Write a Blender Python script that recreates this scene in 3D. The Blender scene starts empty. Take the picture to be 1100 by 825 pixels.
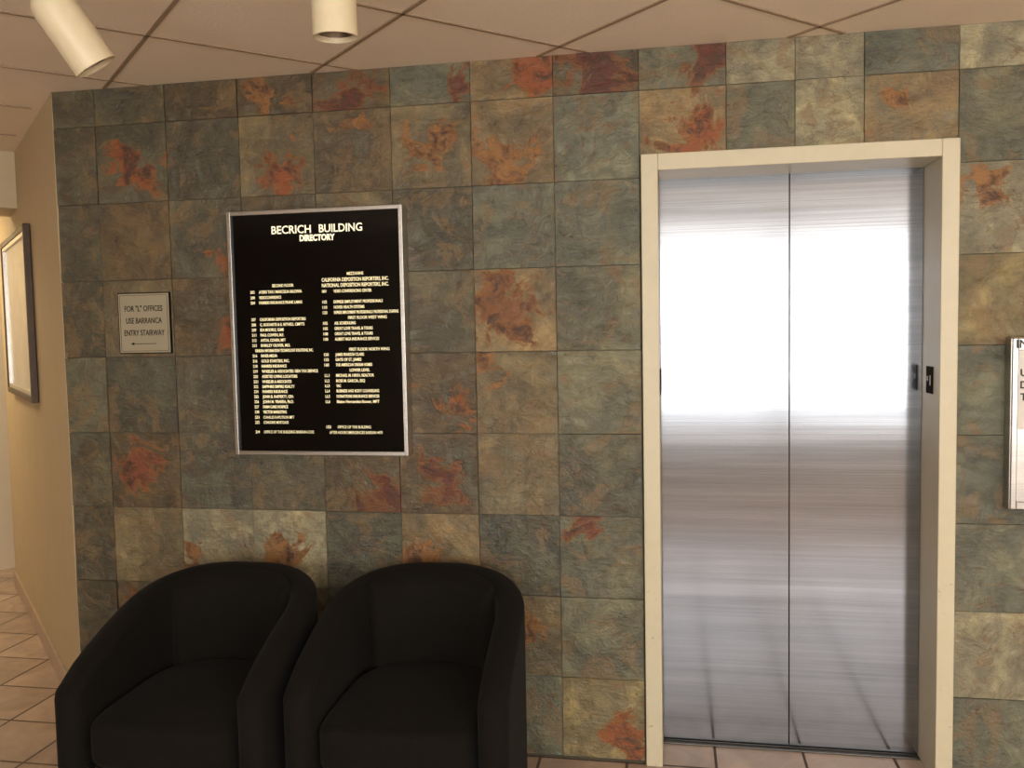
import bpy, bmesh, math, random
from mathutils import Vector, Matrix, Euler
random.seed(7)
S=bpy.context.scene
COL=bpy.context.collection
T=0.305; ZC=2.595
# ------------------------------------------------------------ helpers
def s2l(c):
    return tuple(((v/255)/12.92 if v/255<=0.04045 else ((v/255+0.055)/1.055)**2.4) for v in c)
class NT:
    def __init__(s,name):
        s.m=bpy.data.materials.new(name); s.m.use_nodes=True
        s.t=s.m.node_tree; s.b=s.t.nodes['Principled BSDF']
    def n(s,typ,ins=None,**kw):
        nd=s.t.nodes.new(typ)
        for k,v in kw.items(): setattr(nd,k,v)
        if ins:
            for k,v in ins.items():
                if hasattr(v,'is_output'): s.t.links.new(v,nd.inputs[k])
                else: nd.inputs[k].default_value=v
        return nd
    def l(s,a,b): s.t.links.new(a,b)
    def math(s,op,a,b=0.0,c=0.0,clamp=False):
        nd=s.t.nodes.new('ShaderNodeMath'); nd.operation=op; nd.use_clamp=clamp
        for i,v in enumerate((a,b,c)):
            if hasattr(v,'is_output'): s.t.links.new(v,nd.inputs[i])
            else: nd.inputs[i].default_value=v
        return nd.outputs[0]
    def mix(s,f,a,b,bt='MIX'):
        nd=s.t.nodes.new('ShaderNodeMix'); nd.data_type='RGBA'; nd.blend_type=bt
        for i,v in ((0,f),(6,a),(7,b)):
            if hasattr(v,'is_output'): s.t.links.new(v,nd.inputs[i])
            else: nd.inputs[i].default_value=(v if i==0 else (*v,1) if len(v)==3 else v)
        return nd.outputs[2]
    def ramp(s,f,stops):
        nd=s.t.nodes.new('ShaderNodeValToRGB'); e=nd.color_ramp.elements
        e[0].position=stops[0][0]; e[0].color=(*stops[0][1],1)
        e[1].position=stops[-1][0]; e[1].color=(*stops[-1][1],1)
        for p,c in stops[1:-1]:
            x=e.new(p); x.color=(*c,1)
        s.l(f,nd.inputs[0]); return nd.outputs[0]
    def noise(s,vec,scale,detail=4,rough=.5,dist=0.):
        nd=s.n('ShaderNodeTexNoise',{'Scale':scale,'Detail':detail,'Roughness':rough,'Distortion':dist})
        if vec is not None: s.l(vec,nd.inputs['Vector'])
        return nd.outputs[0]
    def obj(s): return s.n('ShaderNodeTexCoord').outputs['Object']
    def bump(s,h,strength=.5,dist=.01):
        nd=s.n('ShaderNodeBump',{'Strength':strength,'Distance':dist,'Height':h}); s.l(nd.outputs[0],s.b.inputs['Normal']); return nd
def simple(name,col,rough=.5,metal=0.,nscale=40,nvar=.12,bump=.0,bdist=.002,spec=None):
    k=NT(name); P=k.obj()
    n=k.noise(P,nscale,3,.6)
    c=s2l(col)
    k.l(k.ramp(n,[(.25,tuple(v*(1-nvar) for v in c)),(.75,tuple(min(1,v*(1+nvar)) for v in c))]),k.b.inputs['Base Color'])
    k.b.inputs['Roughness'].default_value=rough; k.b.inputs['Metallic'].default_value=metal
    if spec is not None: k.b.inputs['Specular IOR Level'].default_value=spec
    if bump: k.bump(n,bump,bdist)
    return k.m
def mkobj(name,me,mat=None,parent=None,loc=None,rot=None):
    o=bpy.data.objects.new(name,me); COL.objects.link(o)
    if mat is not None:
        me.materials.clear()
        for m in (mat if isinstance(mat,(list,tuple)) else [mat]): me.materials.append(m)
    if loc is not None: o.location=loc
    if rot is not None: o.rotation_euler=rot
    if parent is not None: o.parent=parent
    return o
def empty(name,loc=(0,0,0),rotz=0,label=None,cat=None):
    o=bpy.data.objects.new(name,None); COL.objects.link(o); o.location=loc; o.rotation_euler=(0,0,rotz); o.empty_display_size=.1
    if label: o['label']=label
    if cat: o['category']=cat
    return o
def boxes(lst,bevel=0.,seg=2):
    bm=bmesh.new()
    for (x0,x1,y0,y1,z0,z1) in lst:
        b2=bmesh.new(); bmesh.ops.create_cube(b2,size=1)
        bmesh.ops.scale(b2,vec=(x1-x0,y1-y0,z1-z0),verts=b2.verts)
        bmesh.ops.translate(b2,vec=((x0+x1)/2,(y0+y1)/2,(z0+z1)/2),verts=b2.verts)
        if bevel: bmesh.ops.bevel(b2,geom=b2.edges[:],offset=bevel,segments=seg,profile=.5,affect='EDGES')
        tmp=bpy.data.meshes.new('t'); b2.to_mesh(tmp); b2.free(); bm.from_mesh(tmp); bpy.data.meshes.remove(tmp)
    me=bpy.data.meshes.new('m'); bm.to_mesh(me); bm.free(); return me
def smooth(me,ang=None):
    for p in me.polygons: p.use_smooth=True
    if ang is not None:
        try: me.set_sharp_from_angle(angle=math.radians(ang))
        except Exception: pass
def lathe(prof,n=48):
    bm=bmesh.new(); rings=[]
    for r,z in prof:
        if r<1e-6: rings.append([bm.verts.new((0,0,z))])
        else: rings.append([bm.verts.new((r*math.cos(2*math.pi*i/n),r*math.sin(2*math.pi*i/n),z)) for i in range(n)])
    for a,b in zip(rings,rings[1:]):
        for i in range(n):
            j=(i+1)%n
            if len(a)==1 and len(b)==1: continue
            if len(a)==1: bm.faces.new((a[0],b[j],b[i]))
            elif len(b)==1: bm.faces.new((a[i],a[j],b[0]))
            else: bm.faces.new((a[i],a[j],b[j],b[i]))
    bmesh.ops.recalc_face_normals(bm,faces=bm.faces)
    me=bpy.data.meshes.new('l'); bm.to_mesh(me); bm.free(); smooth(me,35); return me
def structure(o): o['kind']='structure'; return o
def text_mesh(lines,depth=.0012):
    bm=bmesh.new()
    for (body,x,z,size,align,bold,width) in lines:
        cu=bpy.data.curves.new('t','FONT'); cu.body=body; cu.size=size; cu.align_x='LEFT'; cu.resolution_u=3
        cu.extrude=depth/2; cu.offset=bold
        ob=bpy.data.objects.new('t',cu); COL.objects.link(ob)
        dg=bpy.context.evaluated_depsgraph_get(); dg.update()
        me=bpy.data.meshes.new_from_object(ob.evaluated_get(dg))
        bpy.data.objects.remove(ob); bpy.data.curves.remove(cu)
        if not me.vertices: continue
        xs=[v.co.x for v in me.vertices]; w=max(xs)-min(xs); x0=min(xs)
        sx=(width/w) if width else 1
        off={'LEFT':0,'CENTER':-.5*w*sx,'RIGHT':-w*sx}[align]
        for v in me.vertices:
            X=(v.co.x-x0)*sx+off+x; Z=v.co.y+z; Y=-v.co.z
            v.co=(X,Y,Z)
        bm.from_mesh(me); bpy.data.meshes.remove(me)
    me=bpy.data.meshes.new('txt'); bm.to_mesh(me); bm.free(); return me
# ------------------------------------------------------------ materials
def slate_mat():
    k=NT('slate_tile'); P=k.obj()
    a=lambda nm: k.n('ShaderNodeAttribute',attribute_name=nm)
    tc=a('tcol'); bl=a('blot'); sd=a('seed'); rc=a('rustc')
    off=k.n('ShaderNodeVectorMath',{0:(13.1,7.7,5.3)},operation='SCALE'); k.l(sd.outputs['Fac'],off.inputs['Scale'])
    Q=k.n('ShaderNodeVectorMath',{0:P,1:off.outputs[0]},operation='ADD').outputs[0]
    n1=k.noise(Q,4.5,6,.62,1.0); n2=k.noise(Q,15,8,.72,.6); n3=k.noise(Q,7.0,7,.70,.9)
    mpf=k.n('ShaderNodeMapping',{0:Q}); mpf.inputs['Rotation'].default_value=(0,.6,0); mpf.inputs['Scale'].default_value=(18,18,36)
    nf=k.noise(mpf.outputs[0],1.,7,.66,.8)
    base=k.mix(1.0,tc.outputs['Color'],k.ramp(n1,[(.3,(.46,.47,.45)),(.5,(.80,.80,.76)),(.7,(1.42,1.34,1.12))]),'MULTIPLY')
    base=k.mix(1.0,base,k.ramp(n2,[(.3,(.56,.56,.56)),(.7,(1.46,1.46,1.42))]),'MULTIPLY')
    veil=k.math('MULTIPLY',k.ramp(n3,[(.53,(0,0,0)),(.58,(1,1,1))]),.55)
    base=k.mix(veil,base,s2l((128,103,68)))
    cool=k.math('MULTIPLY',k.ramp(n3,[(.40,(1,1,1)),(.45,(0,0,0))]),.4)
    base=k.mix(cool,base,s2l((108,109,90)))
    sp=k.n('ShaderNodeSeparateXYZ',{0:P}); sb=k.n('ShaderNodeSeparateXYZ',{0:bl.outputs['Vector']})
    dx=k.math('SUBTRACT',sp.outputs[0],sb.outputs[0]); dz=k.math('SUBTRACT',sp.outputs[2],sb.outputs[1])
    d=k.math('SQRT',k.math('ADD',k.math('MULTIPLY',dx,dx),k.math('MULTIPLY',dz,dz)))
    v=k.math('ADD',k.math('SUBTRACT',sb.outputs[2],d),k.math('MULTIPLY',k.math('SUBTRACT',n3,.5),.75))
    mr=k.n('ShaderNodeMapRange',{0:v,1:0.,2:.020},interpolation_type='SMOOTHSTEP')
    rim=k.n('ShaderNodeMapRange',{0:v,1:.0,2:.07}).outputs[0]
    rcol=k.mix(k.ramp(n2,[(.46,(0,0,0)),(.58,(1,1,1))]),rc.outputs['Color'],s2l((66,34,20)))
    rcol=k.mix(k.math('ADD',.25,k.math('MULTIPLY',rim,.75)),s2l((150,100,46)),rcol)
    base=k.mix(k.math('MULTIPLY',mr.outputs[0],.92),base,rcol)
    vein=k.math('ABSOLUTE',k.math('SUBTRACT',n1,.5))
    base=k.mix(k.math('MULTIPLY',k.ramp(vein,[(.0,(1,1,1)),(.010,(0,0,0))]),.55),base,s2l((98,58,30)))
    k.l(base,k.b.inputs['Base Color'])
    r=k.math('ADD',.20,k.math('MULTIPLY',n2,.22)); r=k.math('ADD',r,k.math('MULTIPLY',mr.outputs[0],.16)); k.l(r,k.b.inputs['Roughness'])
    k.b.inputs['Specular IOR Level'].default_value=.8
    lay=k.math('SNAP',n1,.045)
    h=k.math('ADD',k.math('MULTIPLY',n2,.65),k.math('MULTIPLY',n1,.6)); h=k.math('ADD',h,k.math('MULTIPLY',lay,.8))
    h=k.math('ADD',h,k.math('MULTIPLY',nf,.6))
    k.bump(h,.9,.015)
    return k.m
M_slate=slate_mat()
M_grout=simple('slate_grout',(76,72,60),.9)
def steel(name,base,rough,lo=.85,hi=1.12,freq=260,band=.1):
    k=NT(name); P=k.obj()
    mp=k.n('ShaderNodeMapping',{0:P}); mp.inputs['Scale'].default_value=(.25,.25,freq)
    n=k.noise(mp.outputs[0],1.,4,.7)
    mp2=k.n('ShaderNodeMapping',{0:P}); mp2.inputs['Scale'].default_value=(.6,.6,14)
    n2=k.noise(mp2.outputs[0],1.,3,.6)
    c=k.ramp(n,[(.3,tuple(v*lo for v in base)),(.7,tuple(min(1,v*hi) for v in base))])
    c=k.mix(1.,c,k.ramp(n2,[(.3,(1-band,)*3),(.7,(1+band*.6,)*3)]),'MULTIPLY')
    k.l(c,k.b.inputs['Base Color'])
    k.b.inputs['Metallic'].default_value=1
    k.l(k.math('ADD',rough-.05,k.math('MULTIPLY',n,.10)),k.b.inputs['Roughness'])
    k.bump(n,.05,.0003)
    return k
kd=steel('brushed_steel',(.315,.335,.375),.145,.8,1.15,260,.2)
kd.b.inputs['Anisotropic'].default_value=.5
kd.b.inputs['Anisotropic Rotation'].default_value=.25
tg=kd.n('ShaderNodeTangent',direction_type='UV_MAP'); kd.l(tg.outputs[0],kd.b.inputs['Tangent'])
M_steel=kd.m
M_steel2=steel('satin_steel',(.50,.49,.47),.32).m
M_sill=steel('worn_sill_metal',(.16,.15,.14),.4).m
def cream():
    k=NT('cream_enamel'); P=k.obj()
    z=k.n('ShaderNodeSeparateXYZ',{0:P}).outputs[2]
    n=k.noise(P,9,5,.7,1.); n2=k.noise(P,38,3,.7)
    scuff=k.math('MULTIPLY',k.ramp(n2,[(.66,(0,0,0)),(.70,(1,1,1))]),k.n('ShaderNodeMapRange',{0:z,1:1.1,2:.3,3:.0,4:.6}).outputs[0])
    c=k.mix(n,s2l((200,191,164)),s2l((214,206,180)))
    k.l(k.mix(scuff,c,s2l((120,105,85))),k.b.inputs['Base Color']); k.b.inputs['Roughness'].default_value=.42
    return k.m
M_cream=cream()
M_wall=simple('beige_paint',(190,171,138),.75,nscale=6,nvar=.04,bump=.05)
M_wall2=simple('warm_white_paint',(222,207,182),.8,nscale=6,nvar=.03)
M_soffit=simple('soffit_paint',(205,188,156),.8,nscale=8,nvar=.03)
def ceil_mat():
    k=NT('acoustic_ceiling_tile'); P=k.obj()
    n=k.noise(P,90,4,.7); n2=k.noise(P,3,3,.5)
    vo=k.n('ShaderNodeTexVoronoi',{'Vector':P,'Scale':110.}).outputs[0]
    c=k.mix(n2,s2l((232,216,194)),s2l((244,230,210)))
    c=k.mix(k.math('MULTIPLY',k.ramp(vo,[(.08,(1,1,1)),(.2,(0,0,0))]),.3),c,s2l((120,100,80)))
    k.l(c,k.b.inputs['Base Color']); k.b.inputs['Roughness'].default_value=.9
    k.bump(n,.4,.004); return k.m
M_ceil=ceil_mat()
M_tbar=simple('ceiling_grid_metal',(156,134,110),.5,nvar=.05)
def floor_mat():
    k=NT('ceramic_floor_tile'); P=k.obj()
    mp=k.n('ShaderNodeMapping',{0:P}); mp.inputs['Location'].default_value=(-.258/.325,0.0,0); mp.inputs['Scale'].default_value=(1/.325,)*3
    br=k.n('ShaderNodeTexBrick',{'Vector':mp.outputs[0],'Scale':1.,'Mortar Size':.018,'Mortar Smooth':.2,'Brick Width':1.,'Row Height':1.},offset=0.,squash=1.)
    br.inputs['Color1'].default_value=(*s2l((190,168,152)),1); br.inputs['Color2'].default_value=(*s2l((170,149,134)),1); br.inputs['Mortar'].default_value=(*s2l((92,76,64)),1)
    n=k.noise(P,5,5,.6,1.)
    k.l(k.mix(1.,br.outputs[0],k.ramp(n,[(.3,(.8,.8,.82)),(.7,(1.18,1.15,1.12))]),'MULTIPLY'),k.b.inputs['Base Color'])
    k.l(k.math('ADD',.25,k.math('MULTIPLY',br.outputs[1],.5)),k.b.inputs['Roughness'])
    k.bump(k.math('SUBTRACT',k.math('MULTIPLY',n,.3),br.outputs[1]),.4,.003); return k.m
M_floor=floor_mat()
M_base=simple('tile_baseboard',(180,156,138),.4,nscale=12)
def fabric():
    k=NT('black_woven_fabric'); P=k.obj()
    w=k.n('ShaderNodeTexVoronoi',{'Vector':P,'Scale':420.}).outputs[0]
    n=k.noise(P,5,3,.6); n2=k.noise(P,300,2,.6)
    c=k.mix(n,(.005,.0045,.004),(.009,.008,.0065)); c=k.mix(k.math('MULTIPLY',n2,.35),c,(.020,.017,.013))
    k.l(c,k.b.inputs['Base Color']); k.b.inputs['Roughness'].default_value=.95
    k.b.inputs['Specular IOR Level'].default_value=.08
    k.b.inputs['Sheen Weight'].default_value=.03; k.b.inputs['Sheen Roughness'].default_value=.4
    k.bump(k.math('ADD',w,k.math('MULTIPLY',n,2.)),.5,.0015); return k.m
M_fab=fabric()
M_blackglass=simple('black_letter_panel',(6,6,7),.12,nscale=3,nvar=.1,spec=.3)
M_alu=steel('brushed_aluminium_frame',(.60,.59,.56),.35).m
def emis(name,col,st):
    k=NT(name); k.l(k.ramp(k.noise(k.obj(),2,2),[(.2,tuple(c*.97 for c in col)),(.8,col)]),k.b.inputs['Emission Color'])
    k.b.inputs['Base Color'].default_value=(*[c*.5 for c in col],1); k.b.inputs['Emission Strength'].default_value=st; return k.m
M_letter=simple('pale_yellow_letters',(244,234,184),.5,nvar=.04)
M_letterw=simple('cream_letters',(250,244,210),.5,nvar=.03)
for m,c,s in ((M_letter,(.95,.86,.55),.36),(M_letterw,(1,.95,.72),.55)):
    b=m.node_tree.nodes['Principled BSDF']; b.inputs['Emission Color'].default_value=(*c,1); b.inputs['Emission Strength'].default_value=s  # emission added so the unlit letters read brighter
M_dark=simple('dark_lettering',(34,30,24),.5)
M_black=simple('black_plastic',(18,17,16),.75,spec=.2)
M_plate=simple('taupe_sign_plastic',(162,153,130),.45,nscale=5,nvar=.05)
M_white=simple('white_sign_panel',(214,210,204),.4,nvar=.02)
M_lamp=simple('ivory_lamp_metal',(222,208,176),.38,nvar=.03)
M_bulb=simple('lamp_reflector',(120,112,100),.25,metal=.8)
M_wood=simple('brown_wood_frame',(74,54,36),.45,nscale=22,nvar=.25)
M_print=simple('print_pale_reflection',(214,206,190),.15,nscale=4,nvar=.12)  # pale tone is the window's reflection on the glass, painted into the print
# ------------------------------------------------------------ slate wall
C={'D':(88,84,66),'G':(110,110,90),'T':(118,106,78),'B':(107,110,94),'L':(150,144,120),'N':(94,80,56),'P':(132,114,82),'W':(160,153,124),'K':(82,82,68),'Y':(138,125,88)}
OR=(148,76,32); DK=(100,42,22); MR=(88,36,22); TN=(152,106,54)
xs=[-2.32,-7*T,-6*T,-5*T,-4*T,-3*T,-2*T,-T,0]
grid={
-1:['D','D','N',('N',.3,.5,.08,TN),('N',.5,.4,.18,DK),('G',.9,.4,.11,DK),('P',.85,.5,.13,OR),('N',.5,.5,.22,MR)],
0:['D',('D',.5,.45,.17,OR),'D',('T',.55,.25,.14,OR),('N',.5,.8,.05,TN),('T',.55,.6,.14,TN),('P',.35,.3,.16,TN),'B'],
1:['D','N',('D',.7,.2,.05,OR),'N','T','D','B','B'],
2:['D','T',('N',.8,.4,.11,OR),'N','N','D',('P',.4,.5,.19,(128,80,42)),'G'],
3:['G','K','D','N','D',('N',.7,.35,.12,OR),('T',.2,.9,.05,TN),'G'],
4:['D',('N',.4,.5,.14,(130,68,40)),'K','D',('N',.85,.25,.17,DK),('N',.6,.45,.16,DK),'T','K'],
5:['D','T',('L',.2,.2,.11,TN),('L',.35,.4,.13,TN),'K',('P',.3,.3,.11,TN),'K',('G',.3,.97,.10,DK)],
6:['D',('N',.3,.7,.11,OR),'T','D','D','D',('T',.5,.5,.06,TN),'G'],
7:['D','T','T','G','D','K','B',('Y',.8,.4,.11,OR)],
}
topx=[0,.30,.53,.755,1.054,1.36,1.665,1.97,2.275,2.58]
gtop={-1:[('G',.9,.6,.13,DK),'L','L','B','L','L','G','B','L'],0:[('P',.6,.25,.14,OR),'G','W',('P',.2,.6,.09,TN),'G','L','B','T','G']}
gright={1:[('L',.2,.7,.08,TN),'L','B','T','G'],2:['Y','B','L','G','T'],3:['B','G','L','T','B'],4:['B','L','G','B','T'],5:['B','G','T','B','L'],6:['L','B','L','G','T'],7:['B','G','B','T','G']}
cells=[]
def zr(k): return (2.45-(k+1)*T, 2.45-k*T if k>=0 else ZC)
for k,row in grid.items():
    z0,z1=zr(k); z0=max(z0,.0)
    for i,e in enumerate(row): cells.append((xs[i],xs[i+1],z0,z1,e))
for k,row in gtop.items():
    z0,z1=zr(k)
    for i,e in enumerate(row):
        zz=max(z0,2.226) if i<4 else z0
        cells.append((topx[i],topx[i+1],zz,z1,e))
for k,row in gright.items():
    z0,z1=zr(k)
    for i,e in enumerate(row): cells.append((max(topx[4+i],1.058),topx[5+i],max(z0,0),z1,e))
bm=bmesh.new(); data=[]
for (x0,x1,z0,z1,e) in cells:
    g=.0006; ch=.0009
    if isinstance(e,tuple):
        kc,bu,bv,br_,rc=e; blot=(x0+bu*(x1-x0),z0+bv*(z1-z0),br_*.6)
    else: kc=e; blot=(0,0,-5); rc=OR
    v_=random.uniform(.9,1.12); col=tuple(c*v_ for c in s2l(C[kc])); seed=random.random()*9
    tx=random.uniform(-.0026,.0026); tz=random.uniform(-.0026,.0026)
    outer=[(x0+g,z0+g),(x1-g,z0+g),(x1-g,z1-g),(x0+g,z1-g)]
    inner=[(x0+g+ch,z0+g+ch),(x1-g-ch,z0+g+ch),(x1-g-ch,z1-g-ch),(x0+g+ch,z1-g-ch)]
    xm,zm=(x0+x1)/2,(z0+z1)/2
    yo=lambda x,z:(0 if x<xm else 1)*tx+(0 if z<zm else 1)*tz
    a=[bm.verts.new((x,.006,z)) for x,z in outer]; b=[bm.verts.new((x,yo(x,z),z)) for x,z in inner]
    bm.faces.new((b[0],b[1],b[2],b[3]))
    for i in range(4):
        j=(i+1)%4; bm.faces.new((a[i],a[j],b[j],b[i]))
    data+= [(col,blot,seed,s2l(rc))]*8
me=bpy.data.meshes.new('wall_tiles'); bm.verts.index_update(); bm.to_mesh(me); bm.free()
nt=len(me.polygons); nv=len(me.vertices)
bx=boxes([(-2.32,.003,.0055,.16,0,ZC),(1.058,2.58,.0055,.16,0,ZC),(.003,1.058,.0055,.16,2.227,ZC)])
bm=bmesh.new(); bm.from_mesh(me); bm.from_mesh(bx); bm.faces.ensure_lookup_table()
for i,f in enumerate(bm.faces): f.material_index=0 if i<nt else 1
bm.to_mesh(me); bm.free()
for nm,ty in (('tcol','FLOAT_COLOR'),('blot','FLOAT_VECTOR'),('seed','FLOAT'),('rustc','FLOAT_COLOR')): me.attributes.new(nm,ty,'POINT')
NV=len(me.vertices)
pad=[((.1,.1,.1),(0,0,-5),0,(0,0,0))]*(NV-len(data)); dd=data+pad
me.attributes['tcol'].data.foreach_set('color',[v for d in dd for v in (*d[0],1)])
me.attributes['blot'].data.foreach_set('vector',[v for d in dd for v in d[1]])
me.attributes['seed'].data.foreach_set('value',[d[2] for d in dd])
me.attributes['rustc'].data.foreach_set('color',[v for d in dd for v in (*d[3],1)])
wb=structure(mkobj('wall_back',me,None)); me.materials.append(M_slate); me.materials.append(M_grout)
# ------------------------------------------------------------ room shell
YW=-5.6
structure(mkobj('floor',boxes([(-8,4.6,YW-.2,6,-.1,0)]),M_floor))
structure(mkobj('ceiling',boxes([(-8,4.6,YW-.2,6,ZC,ZC+.1)]),M_ceil))
bm=bmesh.new()
def bar(p,q,w=.012,h=.004):
    p=Vector(p);q=Vector(q);d=(q-p).normalized();n=Vector((-d.y,d.x))*w
    vs=[]
    for z in (ZC-h,ZC+.001):
        for c in (p-n,q-n,q+n,p+n): vs.append(bm.verts.new((c.x,c.y,z)))
    for f in ((3,2,1,0),(0,1,5,4),(1,2,6,5),(2,3,7,6),(3,0,4,7)): bm.faces.new([vs[i] for i in f])
BW=.0065
for n in range(-4,6):
    X=-.363+.863*n
    ln=4.0
    if X>-2.33: bar((X+.006,-.006),(X+ln,-ln),BW)
    X=-.17+.863*n
    if X>-2.33: bar((X-.006,-.006),(X-ln,-ln),BW)
for n in range(-5,-2):
    X=-.363+.863*n
    if X<-2.33: bar((X-1.8,1.8),(X+4,-4),BW)
for n in range(-9,-2):
    X=-.17+.863*n
    if X<-2.33:
        s=(-2.33-X)/2
        bar((X+s-.02,s-.02),(X-3,-3),BW)
me=bpy.data.meshes.new('bars'); bmesh.ops.recalc_face_normals(bm,faces=bm.faces); bm.to_mesh(me); bm.free()
structure(mkobj('trim_1',me,M_tbar))
ang=math.radians(135)
def angled(name,lst,mat,bevel=0):
    o=mkobj(name,boxes(lst,bevel),mat,loc=(-2.322,0,0),rot=(0,0,ang)); return o
structure(angled('wall_left',[(0.0,2.57,-.12,0,0,ZC)],M_wall))
structure(angled('baseboard_left',[(.0,2.57,0.0,.012,0,.10)],M_base,.002))
structure(angled('trim_2',[(1.36,1.75,.001,2.6,2.30,ZC-.001)],M_soffit))
structure(angled('wall_hall',[(3.07,3.2,-1.6,3.2,0,ZC)],M_wall2))
structure(mkobj('wall_right',boxes([(4.5,4.6,YW,.2,0,ZC)]),M_wall2))
structure(mkobj('wall_side',boxes([(2.58,4.5,.05,.15,0,ZC)]),M_wall2))
structure(mkobj('wall_far',boxes([(-6.1,-6,YW,3.5,0,ZC)]),M_wall))
wx0,wx1,wz0,wz1=-1.9,4.2,.74,2.42
structure(mkobj('wall_front',boxes([(-6,wx0,YW-.12,YW,0,ZC),(wx1,4.5,YW-.12,YW,0,ZC),(wx0,wx1,YW-.12,YW,0,wz0),(wx0,wx1,YW-.12,YW,wz1,ZC)]),M_wall2))
M_day=emis('daylight_glazing',(1.0,.975,.93),7.2)
structure(mkobj('window_1',boxes([(wx0,wx1,YW-.08,YW-.07,wz0,wz1)]),M_day))
structure(mkobj('trim_3',boxes([(wx0+i*(wx1-wx0)/4-.03,wx0+i*(wx1-wx0)/4+.03,YW-.07,YW+.01,wz0,wz1) for i in range(1,4)]+[(wx0,wx1,YW-.07,YW+.04,wz0-.03,wz0)]),M_black))
# ------------------------------------------------------------ elevator
el=empty('elevator',(.5305,.1,0),label='two-leaf brushed stainless steel elevator door in a cream metal frame',cat='elevator')
def part(name,me,mat,par,loc=None,label=None,rot=None):
    o=mkobj(name,me,mat); o.parent=par
    if loc is not None: o.location=loc
    else: o.location=-Vector(par.location)
    if rot is not None: o.rotation_euler=rot
    if label: o['label']=label
    return o
def doorleaf(x0,x1):
    me=boxes([(x0,x1,.2,.235,.012,2.185)],.0015,2)
    uv=me.uv_layers.new(name='UVMap')
    for l in me.loops:
        c=me.vertices[l.vertex_index].co; uv.data[l.index].uv=(c.x,c.z)
    return me
part('door_panel',doorleaf(.0645,.5358),M_steel,el,label='brushed stainless steel door leaf')
part('door_panel',doorleaf(.5382,.9995),M_steel,el,label='brushed stainless steel door leaf')
part('door_frame',boxes([(.005,.064,-.016,.245,0,2.225),(1.0,1.056,-.016,.245,0,2.225),(.0641,.9999,-.016,.245,2.167,2.2249)],.003,2),M_cream,el,label='cream enamelled steel door frame with scuffed jambs')
part('sill',boxes([(.0645,.9995,.17,.196,.0005,.006),(.0645,.9995,.2,.245,.0005,.006)],.001),M_sill,el,label='dark metal door sill')
for xx,sgn in ((.064,1),(1.0,-1)):
    part('floor_plate',boxes([(min(xx,xx+sgn*.004),max(xx,xx+sgn*.004),.06,.135,1.365,1.46)],.0008),M_black,el,label='small black floor number plate on the jamb')
for ch_,dx_,sz_ in (("*",-.020,.045),("1",.014,.05)):
    part('floor_marking',text_mesh([(ch_,dx_,-.018,sz_,'CENTER',.0004,None)]),M_white,el,loc=(.9955-.5305,.0975-.1,1.412),label='white raised floor marking',rot=(0,0,math.radians(-90)))
# ------------------------------------------------------------ directory board
X0,X1,Z0,Z1=-1.557,-.862,1.153,2.082
db=empty('directory_board',((X0+X1)/2,0,Z0),label='black building directory board in a silver aluminium frame',cat='directory board')
fw=.015; yb=-.003; yf=-.062
part('frame',boxes([(X0,X0+fw,yf,yb,Z0,Z1),(X1-fw,X1,yf,yb,Z0,Z1),(X0+fw,X1-fw,yf,yb,Z0,Z0+fw),(X0+fw,X1-fw,yf,yb,Z1-fw,Z1)],.0015),M_alu,db,label='silver aluminium frame')
part('letter_panel',boxes([(X0+fw,X1-fw,-.050,-.004,Z0+fw,Z1-fw)]),M_blackglass,db,label='black letter panel')
yt=-.0512
zL=lambda y:2.082-(y-226)*.003536-.006
zR=lambda y:2.082-(y-221.5)*.003476-.006
cx=(X0+X1)/2
lo=Vector((0,yt,0))-Vector(db.location)
part('heading_word',text_mesh([("BECRICH",cx+.010-.18,zL(247)-.008,.042,'LEFT',.0006,.158)]),M_letterw,db,loc=lo,label='cream heading letters')
part('heading_word',text_mesh([("BUILDING",cx+.010+.18,zL(247)-.008,.042,'RIGHT',.0006,.170)]),M_letterw,db,loc=lo,label='cream heading letters')
part('subheading_word',text_mesh([("DIRECTORY",cx+.012,zL(256.5)-.004,.031,'CENTER',.0014,.140)]),M_letterw,db,loc=lo,label='bold cream heading letters')
Lc=[(304,'H',"SECOND FLOOR"),(310.5,'202',"AYERS TAX / MARCELIA SALDIVIA"),(316.5,'200',"VIDEOCONFERENCE"),(322,'204',"FARMERS INSURANCE FRANK LAMAS"),
(340,'207',"CALIFORNIA DEPOSITION REPORTERS"),(345.6,'208',"C. RODARTE & E. RITHELL CMFT'S"),(351.2,'209',"IDA MOORLE, GLMS"),(356.8,'211',"PAUL COWEN, M.F."),(362.4,'212',"AVITAL COHEN, MFT"),(368,'213',"SHIRLEY OLIVER, M.S."),
(373.6,'',"KINSURA INFORMATION TECHNOLOGY SOLUTIONS, INC."),(379.2,'216',"INNER-MEDIA"),(384.8,'216',"GOLD STARTERS, INC."),(390.4,'218',"FARMERS INSURANCE"),(396,'219',"WHEELER & ASSOCIATES / BEN TAX SERVICE"),(401.6,'220',"ASSISTED LIVING LOCATORS"),(407.2,'221',"WHEELER & ASSOCIATES"),(412.6,'222',"SAPPHIRE EMPIRE REALTY"),(418,'224',"FARMERS INSURANCE"),(423.5,'225',"JOHN B. RAFFERTY, CPA"),(429,'226',"JOHN M. YBARRA, Ph.D."),(434.6,'227',"FARM CARE HOSPICE"),(440.2,'230',"VECTOR MARKETING"),(446,'231',"CHARLES KAPLITSON MFT"),(451.6,'232',"CONGOIND MORTGAGE"),(462,'24',"OFFICE OF THE BUILDING BARRAN-CO/2")]
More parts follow.
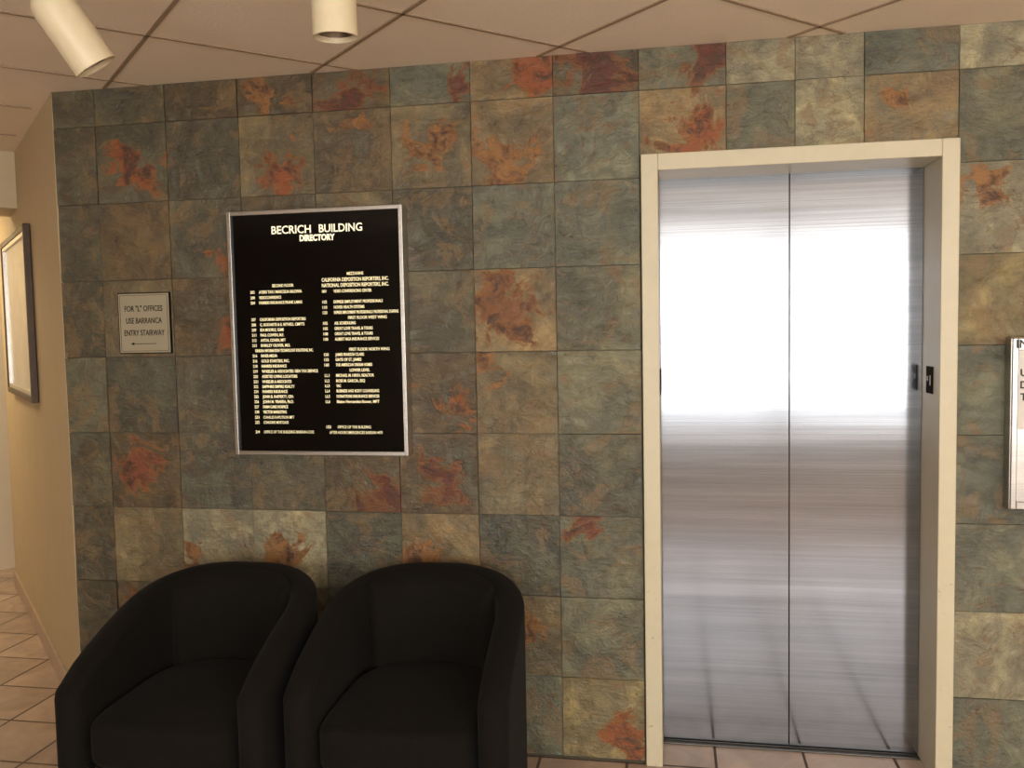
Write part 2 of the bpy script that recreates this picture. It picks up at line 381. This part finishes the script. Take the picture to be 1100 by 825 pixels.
Rc=[(290,'H',"MEZZANINE"),(296.5,'B',"CALIFORNIA DEPOSITION REPORTERS, INC."),(302.5,'B',"NATIONAL DEPOSITION REPORTERS, INC."),(308.5,'100W',"VIDEO CONFERENCING CENTER"),(320,'102',"EXPRESS EMPLOYMENT PROFESSIONALS"),(325.8,'110',"HOVER HEALTH SYSTEMS"),(331.5,'120',"EXPRESS EMPLOYMENT PROFESSIONALS / PROFESSIONAL STAFFING"),(337.3,'H',"FIRST FLOOR WEST WING"),(343,'105',"ASL SCHEDULING"),(348.8,'105',"GREAT LOVE TRAVEL & TOURS"),(354.5,'108',"GREAT LOVE TRAVEL & TOURS"),(360.3,'108',"ALBERT NGA INSURANCE SERVICES"),(371.5,'H',"FIRST FLOOR NORTH WING"),(377,'150',"JAMES PEARSON CLARK"),(382.5,'155',"GATE OF ST. JAMES"),(388.2,'160',"THE AMERICAN DREAM HOMES"),(394,'H',"LOWER LEVEL"),(399.7,'LL1',"MICHAEL M. HIRSH, REALTOR"),(405.5,'LL2',"ROSS M. GARCIA, ESQ"),(411,'LL3',"VAC"),(416.6,'LL4',"BUSINESS AND BODY COUNSELING"),(422.4,'LL5',"DONATIONS INSURANCE SERVICES"),(428.2,'LL6',"Blaine Hernandez-Stoner, MFT"),(456,'153',"OFFICE OF THE BUILDING"),(462,'',"AFTER HOURS EMERGENCIES BARRAN-4470")]
def col(lst,zf,xn,xt,maxw):
    out=[]
    for y,num,tx in lst:
        sz=.0155
        z=zf(y)-.006
        w=len(tx)*.0060
        if num=='H': out.append((tx,xt+.055,z,sz,'LEFT',.0004,len(tx)*.0072)); continue
        if num=='B': out.append((tx,xn,z,.019,'LEFT',.0005,.262)); continue
        if num: out.append((num,xn,z,sz,'LEFT',.0003,.018))
        out.append((tx,xt if num else xn+.012,z,sz,'LEFT',.0001 if y>445 else .0004,min(w,maxw)))
    return out
part('listing_lettering',text_mesh(col(Lc,zL,-1.475,-1.440,.235)),M_letter,db,loc=lo,label='rows of small pale yellow office listings')
part('listing_lettering',text_mesh(col(Rc,zR,-1.185,-1.140,.252)),M_letter,db,loc=lo,label='rows of small pale yellow office listings')
# ------------------------------------------------------------ stairway sign
sx0,sx1,sz0,sz1=-2.064,-1.837,1.548,1.790
sg=empty('wall_sign',((sx0+sx1)/2,0,sz0),label='square taupe sign with dark lettering on slate tiles',cat='sign')
part('plate',boxes([(sx0,sx1,-.013,-.003,sz0,sz1)],.0015),M_black,sg,label='dark plastic backing plate')
part('face',boxes([(sx0+.004,sx1-.004,-.0145,-.0131,sz0+.004,sz1-.004)],.0004),M_plate,sg,label='taupe sign face')
b0=.010;bw=.0015
bd=[(sx0+b0,sx1-b0,-.0152,-.0146,sz0+b0,sz0+b0+bw),(sx0+b0,sx1-b0,-.0152,-.0146,sz1-b0-bw,sz1-b0),(sx0+b0,sx0+b0+bw,-.0152,-.0146,sz0+b0,sz1-b0),(sx1-b0-bw,sx1-b0,-.0152,-.0146,sz0+b0,sz1-b0)]
part('border',boxes(bd),M_dark,sg)
sc=(sx0+sx1)/2
for t_,z_,w_ in (('FOR "L" OFFICES',1.716,.165),('USE BARRANCA',1.668,.155),('ENTRY STAIRWAY',1.620,.175)):
    part('lettering',text_mesh([(t_,sc,z_,.032,'CENTER',.0003,w_)],.0008),M_dark,sg,loc=Vector((0,-.0152,0))-Vector(sg.location))
bm=bmesh.new()
def poly(pts,y=-.0155):
    bm.faces.new([bm.verts.new((x,y,z)) for x,z in pts])
poly([(sc-.062,1.5875),(sc-.046,1.581),(sc-.046,1.5862),(sc+.05,1.5862),(sc+.05,1.5888),(sc-.046,1.5888),(sc-.046,1.594)])
me=bpy.data.meshes.new('arrow'); bm.to_mesh(me); bm.free()
part('arrow',me,M_dark,sg)
# ------------------------------------------------------------ fire notice holder
fx0,fx1,fz0,fz1=1.207,1.56,.985,1.562
fn=empty('fire_notice_holder',((fx0+fx1)/2,0,fz0),label='stainless steel wall holder with a white fire notice',cat='sign')
part('case',boxes([(fx0,fx1,-.05,-.003,fz0,fz1)],.006,3),M_steel2,fn,label='stainless steel case')
part('rim',boxes([(fx0+.004,fx0+.022,-.062,-.0505,fz0+.004,fz1-.004),(fx1-.022,fx1-.004,-.062,-.0505,fz0+.004,fz1-.004),(fx0+.022,fx1-.022,-.062,-.0505,fz1-.045,fz1-.004),(fx0+.022,fx1-.022,-.062,-.0505,fz0+.004,fz0+.03)],.003),M_steel2,fn,label='raised steel rim')
part('notice_panel',boxes([(fx0+.0225,fx1-.0225,-.054,-.051,1.255,fz1-.046)],.0005),M_white,fn,label='white notice panel')
fl=[("IN CASE OF FIRE",1.526,.038,.001),("A",1.455,.026,.0005),("USE STAIRWAY",1.432,.034,.0008),("DO NOT USE",1.392,.034,.0008),("THE ELEVATOR",1.352,.034,.0008)]
for i,(t,z,s,b_) in enumerate(fl):
    part('lettering',text_mesh([(t,fx0+.014 if i==0 else fx0+.030+(.012 if t=='A' else 0),z,s,'LEFT',b_,None)]),M_dark,fn,loc=Vector((0,-.0628 if i==0 else -.0548,0))-Vector(fn.location))
# ------------------------------------------------------------ framed picture on angled wall
pc=empty('framed_picture',(-2.322,0,0),ang,label='large framed print with a painted pale reflection hanging on the beige corridor wall',cat='picture')
pl0,pl1,pz0,pz1=.87,2.02,1.30,2.17
pf=.032
def pp(name,lst,mat,bev=0,label=None):
    o=mkobj(name,boxes(lst,bev),mat); o.parent=pc
    if label:o['label']=label
pp('frame',[(pl0,pl0+pf,.002,.034,pz0,pz1),(pl1-pf,pl1,.002,.034,pz0,pz1),(pl0+pf,pl1-pf,.002,.034,pz0,pz0+pf),(pl0+pf,pl1-pf,.002,.034,pz1-pf,pz1)],M_wood,.004,'brown wooden frame')
il=.02
pp('liner',[(pl0+pf,pl0+pf+il,.004,.028,pz0+pf,pz1-pf),(pl1-pf-il,pl1-pf,.004,.028,pz0+pf,pz1-pf),(pl0+pf+il,pl1-pf-il,.004,.028,pz0+pf,pz0+pf+il),(pl0+pf+il,pl1-pf-il,.004,.028,pz1-pf-il,pz1-pf)],M_alu,.001,'silver inner liner')
pp('print',[(pl0+pf+il,pl1-pf-il,.004,.016,pz0+pf+il,pz1-pf-il)],M_print,0,'print with the pale glass reflection painted in')
# ------------------------------------------------------------ armchairs
def chair_meshes():
    th=.092; w=.34-th/2; y0=-.325; yc=.0; h=.34-th/2-yc; zb=.055
    path=[]
    N=40
    for i in range(5): path.append((w,y0+(yc-y0)*i/5,(1,0)))
    e=2.5
    for i in range(N+1):
        a=math.pi*i/N; c,s=math.cos(a),math.sin(a)
        x=w*math.copysign(abs(c)**(2/e),c); y=yc+h*abs(s)**(2/e)
        path.append((x,y,None))
    for i in range(1,6): path.append((-w,yc+(y0-yc)*i/5,(-1,0)))
    P=[(p[0],p[1]) for p in path]
    nrm=[]
    for i in range(len(P)):
        a=Vector(P[max(i-1,0)]); b=Vector(P[min(i+1,len(P)-1)]); d=(b-a).normalized(); nrm.append(Vector((d.y,-d.x)))
    def ztop(y):
        s=min(1,max(0,(y-y0+.02)/(.291-y0+.02))); return .545+.235*s**.62
    secs=[]
    def section(c,n,t,zt,bot=zb):
        r=t/2; pts=[]
        inn=c-n*r; out=c+n*r
        for k_ in range(7): z=bot+(zt-r*.8-bot)*k_/6; pts.append((inn.x,inn.y,z))
        for k_ in range(1,10):
            a=math.pi*k_/10; pts.append((c.x-n.x*r*math.cos(a),c.y-n.y*r*math.cos(a),zt-r*.8+r*.8*math.sin(a)))
        for k_ in range(7): z=(zt-r*.8)+(bot-(zt-r*.8))*k_/6; pts.append((out.x,out.y,z))
        return pts
    cap=[math.radians(v) for v in (88,72,54,36,18)]
    c0=Vector(P[0]);
    for a in cap: secs.append(section(c0+Vector((0,-th*.5*math.sin(a))),Vector((1,0)),max(.004,th*math.cos(a)),ztop(y0)-.06*math.sin(a)**2))
    for p,n in zip(P,nrm): secs.append(section(Vector(p),n,th,ztop(p[1])))
    c1=Vector(P[-1])
    for a in reversed(cap): secs.append(section(c1+Vector((0,-th*.5*math.sin(a))),Vector((-1,0)),max(.004,th*math.cos(a)),ztop(y0)-.06*math.sin(a)**2))
    bm=bmesh.new(); V=[[bm.verts.new(p) for p in s] for s in secs]; m=len(V[0])
    for A,B in zip(V,V[1:]):
        for j in range(m): bm.faces.new((A[j],A[(j+1)%m],B[(j+1)%m],B[j]))
    bm.faces.new(V[0]); bm.faces.new(list(reversed(V[-1])))
    bmesh.ops.recalc_face_normals(bm,faces=bm.faces)
    shell=bpy.data.meshes.new('shell'); bm.to_mesh(shell); bm.free(); smooth(shell,50)
    bm=bmesh.new(); V=[]; wi=w-th/2+.004; hi=h-th/2+.004
    A0,A1=math.radians(30),math.radians(150); n=28; mz=12
    for i in range(n+1):
        a=A0+(A1-A0)*i/n; c,s=math.cos(a),math.sin(a)
        u=abs(2*i/n-1)
        ox=wi*math.copysign(abs(c)**(2/e),c); oy=yc+hi*abs(s)**(2/e)
        zt=ztop(oy+.04)-.012
        row=[]
        for j in range(mz+1):
            v=j/mz; z=.40+(zt-.40)*v
            puff=.080*(1-u**8)**.5*(1-(abs(2*v-1))**5)**.5*(1-.25*v) if u<1 else 0
            q=Vector((ox,oy))-Vector((ox*.6,oy+.08)).normalized()*(puff+.0005)
            row.append(bm.verts.new((q.x,q.y,z)))
        V.append(row)
    for A,B in zip(V,V[1:]):
        for j in range(mz): bm.faces.new((A[j],B[j],B[j+1],A[j+1]))
    W=[]
    for i in range(n+1):
        a=A0+(A1-A0)*i/n; c,s=math.cos(a),math.sin(a)
        ox=(wi)*math.copysign(abs(c)**(2/e),c); oy=yc+(hi)*abs(s)**(2/e); zt=ztop(oy+.04)-.012
        W.append([bm.verts.new((ox*1.003,oy*1.003,.40+(zt-.40)*j/mz)) for j in range(mz+1)])
    for A,B in zip(W,W[1:]):
        for j in range(mz): bm.faces.new((A[j+1],B[j+1],B[j],A[j]))
    for i in range(n):
        bm.faces.new((V[i][mz],V[i+1][mz],W[i+1][mz],W[i][mz])); bm.faces.new((W[i][0],W[i+1][0],V[i+1][0],V[i][0]))
    for i in (0,n):
        for j in range(mz): bm.faces.new((V[i][j],V[i][j+1],W[i][j+1],W[i][j]))
    bmesh.ops.recalc_face_normals(bm,faces=bm.faces)
    back=bpy.data.meshes.new('back'); bm.to_mesh(back); bm.free(); smooth(back,60)
    def slab(hw,yf_,yb_,z0,z1,bulge,rnd,ex_b=3.,ex_f=7.):
        bm=bmesh.new(); n=64
        K=7
        prof=[(rnd*(1-math.sin(math.pi/2*i/K)),z0+rnd*(1-math.cos(math.pi/2*i/K))) for i in range(K+1)]
        prof+=[(rnd*(1-math.cos(math.pi/2*i/K)),z1-rnd+rnd*math.sin(math.pi/2*i/K)) for i in range(K+1)]
        ym=(yf_+yb_)/2; hy=(yb_-yf_)/2
        def ring(ins,z,sc=1.):
            r=[]
            for i in range(n):
                a=2*math.pi*i/n; c,s=math.cos(a),math.sin(a); ee=ex_b if s>0 else ex_f
                r.append(bm.verts.new(((hw-ins)*sc*math.copysign(abs(c)**(2/ee),c),ym+(hy-ins)*sc*math.copysign(abs(s)**(2/ee),s),z)))
            return r
        rings=[ring(i,z) for i,z in prof]
        for s_ in (.85,.65,.4,.15): rings.append(ring(rnd,z1+bulge*(1-s_**2),s_))
        for A,B in zip(rings,rings[1:]):
            for i in range(n): bm.faces.new((A[i],A[(i+1)%n],B[(i+1)%n],B[i]))
        bm.faces.new(list(reversed(rings[0]))); bm.faces.new(rings[-1])
        bmesh.ops.recalc_face_normals(bm,faces=bm.faces)
        me=bpy.data.meshes.new('slab'); bm.to_mesh(me); bm.free(); smooth(me,60); return me
    seat=slab(.245,-.372,.20,.31,.460,.022,.035)
    base=slab(.245,-.360,.22,.060,.307,0,.008)
    foot=lathe([(0,0),(.022,0),(.026,.056),(0,.056)],20)
    return shell,back,seat,base,foot
shell,back,seat,base,foot=chair_meshes()
def chair(loc,rz,label,first):
    e=empty('armchair',loc,rz,label,'chair'); e['group']='black tub armchairs'
    for nm,me in (('shell',shell),('back_cushion',back),('seat_cushion',seat),('base',base)):
        mkobj(nm,me,None,e)
    for fx,fy in ((.26,-.27),(-.26,-.27),(.23,.2),(-.23,.2)):
        mkobj('foot',foot,None,e,loc=(fx,fy,0))
for m in (shell,back,seat,base): m.materials.append(M_fab)
foot.materials.append(M_black)
chair((-1.425,-.525,0),math.radians(2),'black fabric tub armchair with curved arms below the directory board',True)
chair((-.712,-.46,0),math.radians(2),'black fabric tub armchair with curved arms against slate tiles',False)
# ------------------------------------------------------------ track lights
tr=mkobj('light_track',boxes([(-1.9,-.35,-1.15,-1.115,ZC-.022,ZC-.0005)],.002),M_lamp)
tr['label']='ivory metal lighting track fixed to the ceiling'; tr['category']='lighting track'
body=lathe([(0,.105),(.02,.105),(.042,.098),(.052,.082),(.055,.06),(.055,-.095),(.0555,-.1),(.052,-.1),(.050,-.095),(.048,-.03),(.0,-.03)])
ref=lathe([(0,-.045),(.025,-.05),(.040,-.07),(.047,-.088)])
def spot(loc,dirv,label):
    e=empty('track_light',(loc[0],-1.1325,ZC-.024),0,label,'spotlight'); e['group']='ceiling spotlights'
    q=Vector(dirv).normalized(); rot=q.to_track_quat('-Z','Y').to_euler()
    c=Vector(loc)-Vector(e.location)
    for nm,me,mt in (('lamp_head',body,M_lamp),('reflector',ref,M_bulb)):
        mkobj(nm,me,mt,e,loc=c,rot=rot)
    mkobj('adapter',boxes([(-.04,.04,-.016,.016,-.022,.0)],.003),M_lamp,e)
    pts=[Vector((0,0,-.02)),c*.35+Vector((0,0,-.01)),c-q*.098]
    cu=bpy.data.curves.new('arm','CURVE'); cu.dimensions='3D'; cu.bevel_depth=.008; cu.bevel_resolution=3
    sp=cu.splines.new('POLY'); sp.points.add(2)
    for p,v in zip(sp.points,pts): p.co=(*v,1)
    ob=bpy.data.objects.new('t',cu); COL.objects.link(ob); dg=bpy.context.evaluated_depsgraph_get(); dg.update()
    me=bpy.data.meshes.new_from_object(ob.evaluated_get(dg)); bpy.data.objects.remove(ob); smooth(me)
    mkobj('arm',me,M_lamp,e)
spot((-.70,-1.10,2.445),(.0,.05,-1),'ivory cylinder spotlight pointing straight down from the ceiling track')
spot((-1.385,-1.15,2.397),(.42,.36,-.84),'ivory cylinder spotlight tilted toward the slate wall')
# ------------------------------------------------------------ lights
def area(name,loc,rot,sx,sy,en,col):
    l=bpy.data.lights.new(name,'AREA'); l.shape='RECTANGLE'; l.size=sx; l.size_y=sy; l.energy=en; l.color=col
    o=bpy.data.objects.new(name,l); COL.objects.link(o); o.location=loc; o.rotation_euler=rot; return o
area('corridor_lamp',(-4.7,1.2,ZC-.03),(0,0,0),.6,.6,28,(1,.80,.48))
area('lobby_fill_light',(3.8,-3.6,ZC-.03),(0,0,0),.6,1.0,30,(1,.88,.72))  # unseen fill light added to brighten the ceiling and room
w=bpy.data.worlds.new('world'); S.world=w; w.use_nodes=True
w.node_tree.nodes['Background'].inputs[0].default_value=(1,.9,.78,1); w.node_tree.nodes['Background'].inputs[1].default_value=.15
# ------------------------------------------------------------ camera
cd=bpy.data.cameras.new('camera'); co=bpy.data.objects.new('camera',cd); COL.objects.link(co)
cd.sensor_width=36; cd.lens=950/1100*36; cd.clip_start=.05
Rm=Matrix.Rotation(.1809,3,'Z')@Matrix.Rotation(-.0639,3,'X')@Matrix.Rotation(.0191,3,'Y')
r,f,u=Rm.col[0],Rm.col[1],Rm.col[2]
m=Matrix(((r.x,u.x,-f.x,.113),(r.y,u.y,-f.y,-3.2133),(r.z,u.z,-f.z,1.6242),(0,0,0,1)))
co.matrix_world=m
S.camera=co
S.view_settings.view_transform='Standard'
